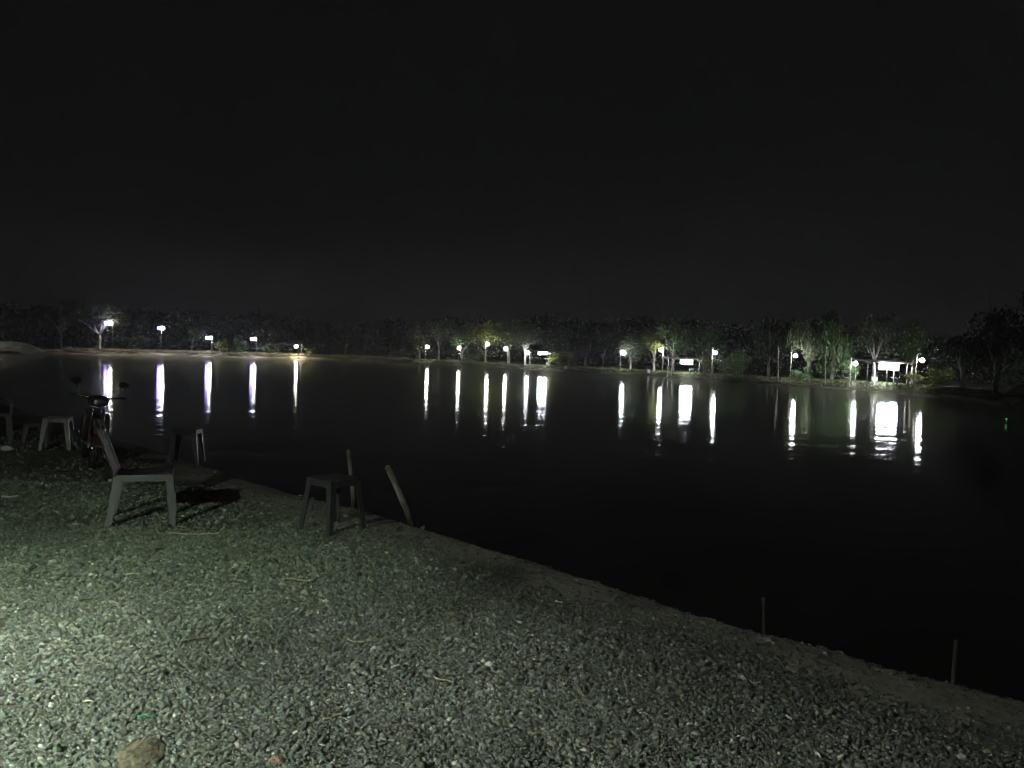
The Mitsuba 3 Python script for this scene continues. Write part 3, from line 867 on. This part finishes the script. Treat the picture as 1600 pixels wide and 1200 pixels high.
tree(758, 4.5, 8.6, 4.0, 'broad green tree behind the highest middle lamp', 'yellow', 2600, 24, leaf=0.26)
tree(795, 6, 8.2, 3.6, 'green tree between the highest middle lamp and the forked trunk', 'green', 2400, 25, leaf=0.26)
tree(820, 1.8, 7.6, 3.4, 'tree with forked pale trunk left of the middle hut', 'grey', 2200, 26, trunk='pale_bark', crown_z=5.6, trunk_r=0.20, fork=3, leaf=0.24)
shrub(740, 3.0, 2.6, 3.0, 'dark shrub under the highest middle lamp', 'green', 1300, 27, 0.22)
shrub(875, 3.2, 2.6, 2.2, 'pale green shrub at the right end of the middle hut', 'yellow', 1300, 28, 0.18)
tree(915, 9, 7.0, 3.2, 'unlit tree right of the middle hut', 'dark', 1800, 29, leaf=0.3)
tree(985, 3.5, 6.2, 2.6, 'bushy grey green tree behind the lamp left of the arching cable', 'grey', 2400, 30, leaf=0.2, crown_z=3.4)
tree(1022, 2.0, 6.4, 2.4, 'tree with twin pale stems under the lamp right of the arching cable', 'yellow', 2400, 31, trunk='pale_bark', crown_z=4.7, fork=4, trunk_r=0.16, leaf=0.2)
tree(1052, 7, 7.8, 3.4, 'tall green tree behind the open hut with the square light', 'green', 2400, 32, leaf=0.24)
shrub(1098, 3.2, 2.6, 1.7, 'round pale green shrub right of the square light', 'yellow', 1400, 33, 0.16)
shrub(1150, 2.6, 3.2, 2.2, 'leafy green shrub below the lamp on the tilted post', 'green', 1800, 34, 0.18)
shrub(1128, 3.4, 3.0, 1.2, 'narrow dark shrub directly behind the tilted post', 'dark', 900, 35, 0.16)
tree(1112, 8, 7.6, 3.0, 'dim tree behind the lamp on the tilted post', 'green', 2000, 36, leaf=0.24)
tree(1200, 7, 7.0, 2.8, 'dim drooping tree left of the lamp hung from a drooping tree', 'dark', 1900, 37, droop=True, leaf=0.22)
tree(1262, 3.5, 8.4, 2.7, 'tall tree with hanging foliage behind the lamp left of the right huts', 'grey', 3400, 38, droop=True, leaf=0.2, crown_z=4.6)
tree(1300, 4.5, 8.8, 2.7, 'tall drooping tree left of the lamp beside the biggest hut', 'green', 3200, 39, droop=True, leaf=0.2, crown_z=4.8)
shrub(1255, 2.2, 1.6, 1.4, 'low shrub under the lamp left of the right huts', 'green', 1000, 40, 0.14)
shrub(1322, 2.6, 2.6, 1.8, 'dull green shrub behind the lamp beside the biggest hut', 'green', 1400, 41, 0.15)
tree(1365, 6.5, 8.0, 3.0, 'tall dim tree behind the biggest hut', 'grey', 2400, 42, leaf=0.2)
tree(1425, 6.5, 6.8, 2.4, 'dim tree behind the rightmost lamp', 'green', 2000, 43, leaf=0.2)
shrub(1428, 1.8, 1.5, 0.9, 'low yellow green shrub under the rightmost lamp', 'yellow', 1000, 44, 0.12)
shrub(1466, 2.2, 2.4, 1.4, 'yellow green shrub right of the rightmost lamp', 'yellow', 1500, 45, 0.14)
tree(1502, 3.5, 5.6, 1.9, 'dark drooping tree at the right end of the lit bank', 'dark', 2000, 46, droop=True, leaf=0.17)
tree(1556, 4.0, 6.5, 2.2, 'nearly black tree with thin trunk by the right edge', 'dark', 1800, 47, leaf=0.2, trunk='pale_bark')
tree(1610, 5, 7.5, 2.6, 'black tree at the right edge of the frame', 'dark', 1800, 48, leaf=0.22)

# pale heap on the far left bank
hp = shore_pt(12, 2.0)
n = 25
u, w = np.meshgrid(np.linspace(-1, 1, n), np.linspace(-1, 1, n), indexing='ij')
hz = np.clip(1 - (u ** 2 * 1.0 + w ** 2), 0, 1) ** 0.7 * 1.7 + 0.35 * (meshkit.fbm(np.stack([u * 3, w * 3, 0 * u], -1), 3, 6) - 0.5)
i = np.arange(n * n).reshape(n, n)
f = np.stack([i[:-1, :-1], i[1:, :-1], i[1:, 1:], i[:-1, 1:]], -1).reshape(-1, 4)
put(thing('sand_heap', 'pale heap of sand on the far left bank', 'heap'), (np.stack([u * 6.2, w * 3, hz - 0.25], -1).reshape(-1, 3) + hp, f), 'pale_sand', True)

# ------------------------------------------------------------------ lamps, posts, huts
def lamp_light(parent, pos, r, col, rad, name='bulb'):
    key = numbered(f'{parent}__{name}')
    scene[key] = {'type': 'sphere', 'center': list(map(float, pos)), 'radius': float(r), 'bsdf': {'type': 'diffuse', 'reflectance': rgb(0.5, 0.5, 0.5)},
                  'emitter': {'type': 'area', 'radiance': rgb(*[float(c * rad) for c in col])}}
    return key


WHITE = (0.97, 1.0, 0.95); WARMW = (1.0, 1.0, 0.88); COOL = (0.95, 1.0, 1.05); VIOLET_FRINGE = (0.32, 0.22, 1.0)


def pole_lamp(px, py, label, r=0.26, col=WHITE, k=1.0, back=0.6, pole=True, violet=False, side=1, mount=None):
    r *= 0.95
    D = shore_D(px) + back
    p = at(px, py, D)
    key = thing('pole_lamp', label, 'lamp')
    b = p.copy(); b[2] = land_z(back)
    off = side * 0.42
    base = b + [off, 0.25, -0.3]
    topz = p[2] + 0.55
    top = np.array([b[0] + off * 0.85, b[1] + 0.25, topz])
    t = np.linspace(0, 1, 6)[:, None]
    part(key, 'pole', tube(base + (top - base) * t + rng.normal(0, 0.015, (6, 3)), np.linspace(0.055, 0.04, 6), 8), 'pole_wood', True)
    part(key, 'arm', tube([top - [0, 0, 0.06], (top + p) / 2 + [0, 0, 0.34], p + [0, 0, r + 0.10]], 0.022, 6), 'pole_wood', True)
    a = np.linspace(0, 2 * np.pi, 19)[:-1]
    prof = [(r * 0.25, r + 0.12), (r * 0.5, r + 0.10), (r * 0.62, r * 0.98), (r * 0.58, r * 0.90)]
    cap = trimesh.creation.revolve(np.array([(0.0, r + 0.125)] + prof + [(0.0, r * 0.90)]), sections=18)
    part(key, 'shade', (np.array(cap.vertices) + p, np.array(cap.faces)), 'sheet_metal', 40)
    lamp_light(key, p, r, col, FAR_RAD * k)
    if violet:  # bulb and bracket added to imitate a violet lens fringe
        q_ = p + [-r * 1.95, 0, 0.02]
        part(key, 'bracket', tube([p + [-r * 0.4, 0, r + 0.09], q_ + [0, 0, r * 0.75]], 0.018, 6), 'pole_wood', True)
        lamp_light(key, q_, r * 0.95, VIOLET_FRINGE, FAR_RAD * 0.3, 'fringe_bulb')
    return key


pole_lamp(172, 505, 'leftmost lamp, white with an added violet fringe bulb, in the forked tree', 0.40, WARMW, 1.0, 2.2, violet=True)
pole_lamp(-52, 498, 'unseen lamp added beyond the left edge of the frame to light the pale sand heap', 0.38, WARMW, 0.3, 2.0)  # added out of view to brighten the sand heap
pole_lamp(254, 513, 'second lamp from the left, white with an added violet fringe bulb, on a bare post', 0.37, COOL, 1.0, 0.8, violet=True, side=-1)
pole_lamp(328, 528, 'third lamp from the left, beside the yellow green shrub', 0.35, COOL, 1.0, 0.8, violet=True)
pole_lamp(398, 530, 'fourth lamp from the left, before the frame hut', 0.35, COOL, 0.9, 0.8, violet=True)
pole_lamp(463, 541, 'lamp on the frame hut at the right end of the left row', 0.40, WARMW, 1.1, 0.9)
pole_lamp(668, 542, 'first lamp of the middle row, left of the straight pale trunk', 0.36, WARMW, 1.0, 0.8, side=-1)
pole_lamp(717, 544, 'second lamp of the middle row, right of the straight pale trunk', 0.34, WHITE, 0.9, 0.9)
pole_lamp(762, 538, 'highest lamp of the middle row', 0.33, WARMW, 1.0, 1.6, side=-1)
pole_lamp(790, 545, 'lamp right of the highest lamp in the middle row', 0.32, WARMW, 0.9, 1.4)
pole_lamp(824, 551, 'lamp touching the left end of the middle hut', 0.30, COOL, 1.0, 0.8)
pole_lamp(974, 551, 'lamp at the left end of the arching cable', 0.30, COOL, 1.1, 0.8, side=-1)
pole_lamp(1033, 547, 'lamp at the right end of the arching cable', 0.28, WHITE, 1.1, 1.0)
pole_lamp(1118, 551, 'lamp on the tilted post above the leafy green shrub', 0.22, COOL, 1.1, 0.8, side=-1)
pole_lamp(1243, 556, 'lamp left of the right huts before hanging foliage', 0.23, WHITE, 1.2, 0.8, side=-1)
pole_lamp(1337, 568, 'lamp just left of the biggest hut', 0.20, WHITE, 1.1, 0.8, side=-1)
pole_lamp(1441, 563, 'rightmost lamp of the row, right of the biggest hut', 0.19, WHITE, 1.2, 0.8, side=-1)


def hut(px0, px1, roof_py, label, D0=0.5, depth=2.4, light=None, light_label=None, posts=4, lw=1.4, lh=0.24, k=1.0):
    """An open shelter on posts at the water edge with a low sheet roof, and the tube light hung under it."""
    key = thing('open_hut', label, 'hut')
    pm = (px0 + px1) / 2
    D = shore_D(pm) + D0
    a, b = at(px0, roof_py, D), at(px1, roof_py + (px1 - px0) * 0.031, D)
    a[2] = b[2] = (a[2] + b[2]) / 2
    zg = land_z(D0)
    zr = a[2]
    for j in range(posts // 2):
        s = j / max(posts // 2 - 1, 1)
        for dy in (0.0, depth):
            q_ = a + (b - a) * s + [0, dy, 0]
            t = np.linspace(0, 1, 5)[:, None]
            b0 = np.array([q_[0], q_[1], zg - 0.4])
            part(key, 'post', tube(b0 + (q_ + [0, 0, -0.03 + 0.06 * dy] - b0) * t + rng.normal(0, 0.012, (5, 3)), 0.05, 8), 'pole_wood', True)
    for dy in (0.0, depth):
        part(key, 'beam', tube([a + [-0.2, dy, -0.04 + 0.06 * dy], b + [0.2, dy, -0.04 + 0.06 * dy]], 0.045, 8), 'pole_wood', True)
    W = np.linalg.norm((b - a)[:2]) + 0.7
    nx = int(W / 0.06)
    xx = np.linspace(-0.35, W - 0.35, nx)
    yy = np.linspace(-0.4, depth + 0.4, 4)
    gxx, gyy = np.meshgrid(xx, yy, indexing='ij')
    zz = 0.035 + 0.06 * gyy + 0.018 * np.cos(gxx / 0.06 * np.pi)
    v1 = np.stack([a[0] + gxx, a[1] + gyy, zr + zz], -1).reshape(-1, 3)
    i = np.arange(gxx.size).reshape(gxx.shape)
    f1 = np.stack([i[:-1, :-1], i[1:, :-1], i[1:, 1:], i[:-1, 1:]], -1).reshape(-1, 4)
    part(key, 'roof', (np.vstack([v1, v1 + [0, 0, 0.004]]), np.vstack([f1[:, ::-1], f1 + len(v1)])), 'sheet_metal', 30)
    if light:
        lk = thing('tube_light', light_label, 'lamp')
        p = at(light[0], light[1], D + 0.25)
        part(lk, 'housing', box(lw + 0.12, 0.16, 0.06, p + [0, 0.04, lh / 2 + 0.035], 0.01), 'white_plastic', 30)
        for s in (-1, 1):
            part(lk, 'hanger', tube([p + [s * lw * 0.4, 0.04, lh / 2 + 0.06], [p[0] + s * lw * 0.4, p[1] + 0.04, max(zr + 0.05, p[2] + lh / 2 + 0.12)]], 0.008, 5), 'wire', True)
        m = box(lw, 0.10, lh, p, 0.03)
        em = numbered(f'{lk}__tube')
        scene[em] = mikit.ply(fix(m), {'type': 'diffuse', 'reflectance': rgb(0.5, 0.5, 0.5)}, emitter={'type': 'area', 'radiance': rgb(*[float(c * FAR_RAD * k) for c in COOL])})
    return key


hut(430, 466, 537.5, 'small frame hut on thin posts at the end of the left row', 1.0, 2.6)
hut(830, 890, 548.5, 'middle hut with a flat roof and short strip light', 0.6, 2.6, (848, 552.5), 'short strip light under the roof of the middle hut', 6, 1.5, 0.42)
hut(1050, 1100, 560.5, 'open hut with the square light right of the twin stems', 0.6, 2.4, (1073, 566), 'square white light under the open hut right of the twin stems', 4, 1.55, 0.50)
hut(1356, 1418, 565, 'biggest hut, on tall posts under the brightest light', 0.6, 2.6, (1389, 573), 'brightest and widest white light, under the biggest hut', 6, 1.9, 0.62, k=1.0)


def post(px, top_py, back, label, dx=0.0, r=0.035):
    b = shore_pt(px, back)
    D = shore_D(px) + back
    t_ = at(px + dx, top_py, D)
    t = np.linspace(0, 1, 7)[:, None]
    b = b - [0, 0, 0.3]
    key = thing('wooden_post', label, 'post')
    put(key, tube(b + (t_ - b) * t + rng.normal(0, 0.01, (7, 3)), np.linspace(r * 1.2, r * 0.8, 7), 7), 'pole_wood', True)


post(731, 537, 0.7, 'thin pale post right of the second middle lamp')
post(940, 543, 0.6, 'thin leaning post left of the arching cable', 6)
post(1113, 542, 0.5, 'tilted thin post carrying a lamp above the green shrub', 1, 0.04)
post(1160, 546, 1.2, 'faint post right of the leafy green shrub', 2)
post(1216, 541, 0.6, 'thin post left of the lamp before hanging foliage')
post(1290, 557, 0.6, 'thin post between the two lamps left of the biggest hut')
post(1430, 573, 0.5, 'pale straight post under the rightmost lamp', 0, 0.04)
post(700, 548, 1.0, 'short pale post between straight pale trunk and second middle lamp')

# cables
def cable(a, b, sag, label):
    t = np.linspace(0, 1, 20)[:, None]
    p = a + (b - a) * t
    p[:, 2] -= sag * 4 * (t * (1 - t))[:, 0]
    key = thing('cable', label, 'cable')
    put(key, tube(p, 0.018, 5), 'wire', True)


cable(at(978, 546, shore_D(974) + 0.9), at(1028, 541, shore_D(1033) + 1.1), -0.25, 'arching cable between two lamps right of centre')
cable(at(1038, 541, shore_D(1033) + 1.1), at(1062, 560, shore_D(1062) + 0.8), 0.15, 'short cable sloping down to the square light')
cable(at(1414, 571, shore_D(1414) + 0.8), at(1438, 560, shore_D(1440) + 0.9), 0.12, 'cable from the biggest hut up to the rightmost lamp')

# small furniture of the far bank
def bucket(px, back, label, h=0.38):
    b = shore_pt(px, back)
    m = trimesh.creation.revolve(np.array([(0, 0), (h * 0.36, 0), (h * 0.46, h), (h * 0.49, h), (h * 0.49, h * 0.95), (h * 0.43, h * 0.94), (h * 0.34, 0.03), (0, 0.03)]), sections=16)
    key = thing('bucket', label, 'bucket')
    part(key, 'pail', (np.array(m.vertices) + b, np.array(m.faces)), 'white_plastic', 40)
    t = np.linspace(0, np.pi, 9)
    part(key, 'handle', tube(np.stack([h * 0.48 * np.cos(t), 0.05 * np.sin(t), h * 0.95 + h * 0.35 * np.sin(t)], -1) + b, 0.006, 5), 'wire', True)


bucket(1013, 0.8, 'white bucket on the bank under the arching cable', 0.5)
bucket(1334, 0.7, 'white bucket at the water edge left of the biggest hut', 0.4)
bucket(884, 0.8, 'white bucket by the right end of the middle hut', 0.45)
bucket(446, 0.8, 'white bucket under the frame hut of the left row', 0.5)
p = shore_pt(1366, 1.2); make_armchair('plastic_armchair', 'black armchair under the left side of the biggest hut', 'black_plastic', p, 160)
p = shore_pt(1402, 1.2); make_armchair('plastic_armchair', 'black armchair under the right side of the biggest hut', 'black_plastic', p, 190)
p = shore_pt(1080, 1.3); make_armchair('plastic_armchair', 'dark armchair under the square light hut', 'black_plastic', p, 170)
p = shore_pt(856, 1.2); make_armchair('plastic_armchair', 'grey armchair under the middle hut', 'grey_plastic', p, 175)

# glowing float on the water
fp = on_plane(1572, 660, WATER_Z)
fk = thing('fishing_float', 'tiny glowing green float on the dark water at right', 'float')
part(fk, 'stem', tube([fp + [0, 0, -0.1], fp + [0, 0, 0.12]], 0.02, 8), 'white_plastic', True)
lamp_light(fk, fp + [0, 0, 0.16], 0.05, (0.12, 1.0, 0.15), 0.5 / X, 'light_stick')

# ------------------------------------------------------------------ the lamp beside the photographer (left of the frame)
kk = thing('flood_lamp', 'LED flood lamp on a wooden post left of the frame, lighting the gravel', 'lamp')
d = KEY_AIM - KEY_POS; d /= np.linalg.norm(d)
sx = np.cross(d, [0, 0, 1]); sx /= np.linalg.norm(sx)
sy = np.cross(d, sx)
R = np.stack([sx, sy, d], 1)
part(kk, 'post', tube([[KEY_POS[0] - 0.12, KEY_POS[1] - 0.25, -0.3], [KEY_POS[0] - 0.12, KEY_POS[1] - 0.25, KEY_POS[2] + 0.25]], [0.06, 0.05], 10), 'pole_wood', True)
part(kk, 'bracket', tube([[KEY_POS[0] - 0.12, KEY_POS[1] - 0.25, KEY_POS[2]], KEY_POS - d * 0.06], 0.018, 8), 'chrome', True)
hv, hf = box(0.24, 0.18, 0.06, (0, 0, -0.034), 0.01)
part(kk, 'housing', (hv @ R.T + KEY_POS, hf), 'black_plastic', 30)
pv = np.array([[-0.08, -0.055, 0], [0.08, -0.055, 0], [0.08, 0.055, 0], [-0.08, 0.055, 0.0]]) @ R.T + KEY_POS
scene[numbered(f'{kk}__panel')] = mikit.ply((pv, np.array([[0, 1, 2, 3]])), {'type': 'diffuse', 'reflectance': rgb(0.5, 0.5, 0.5)},
                                             emitter={'type': 'area', 'radiance': rgb(KEY_RAD * 0.86, KEY_RAD * 1.0, KEY_RAD * 0.83)})

# ------------------------------------------------------------------ haze added over the pond for lamp glow and veil
HAZE = 0.0009
scene['haze_air'] = {'type': 'homogeneous', 'albedo': rgb(0.95, 0.95, 0.95), 'sigma_t': HAZE}
scene['haze'] = {'type': 'cube', 'to_world': T().translate([-150, 700, 9]).scale([2200, 2200, 13]), 'bsdf': {'type': 'null'}, 'interior': {'type': 'ref', 'id': 'haze_air'}}
labels['haze'] = {'label': 'thin haze added over the pond for lamp glow and veil', 'kind': 'stuff'}
scene['camera']['medium'] = {'type': 'ref', 'id': 'haze_air'}
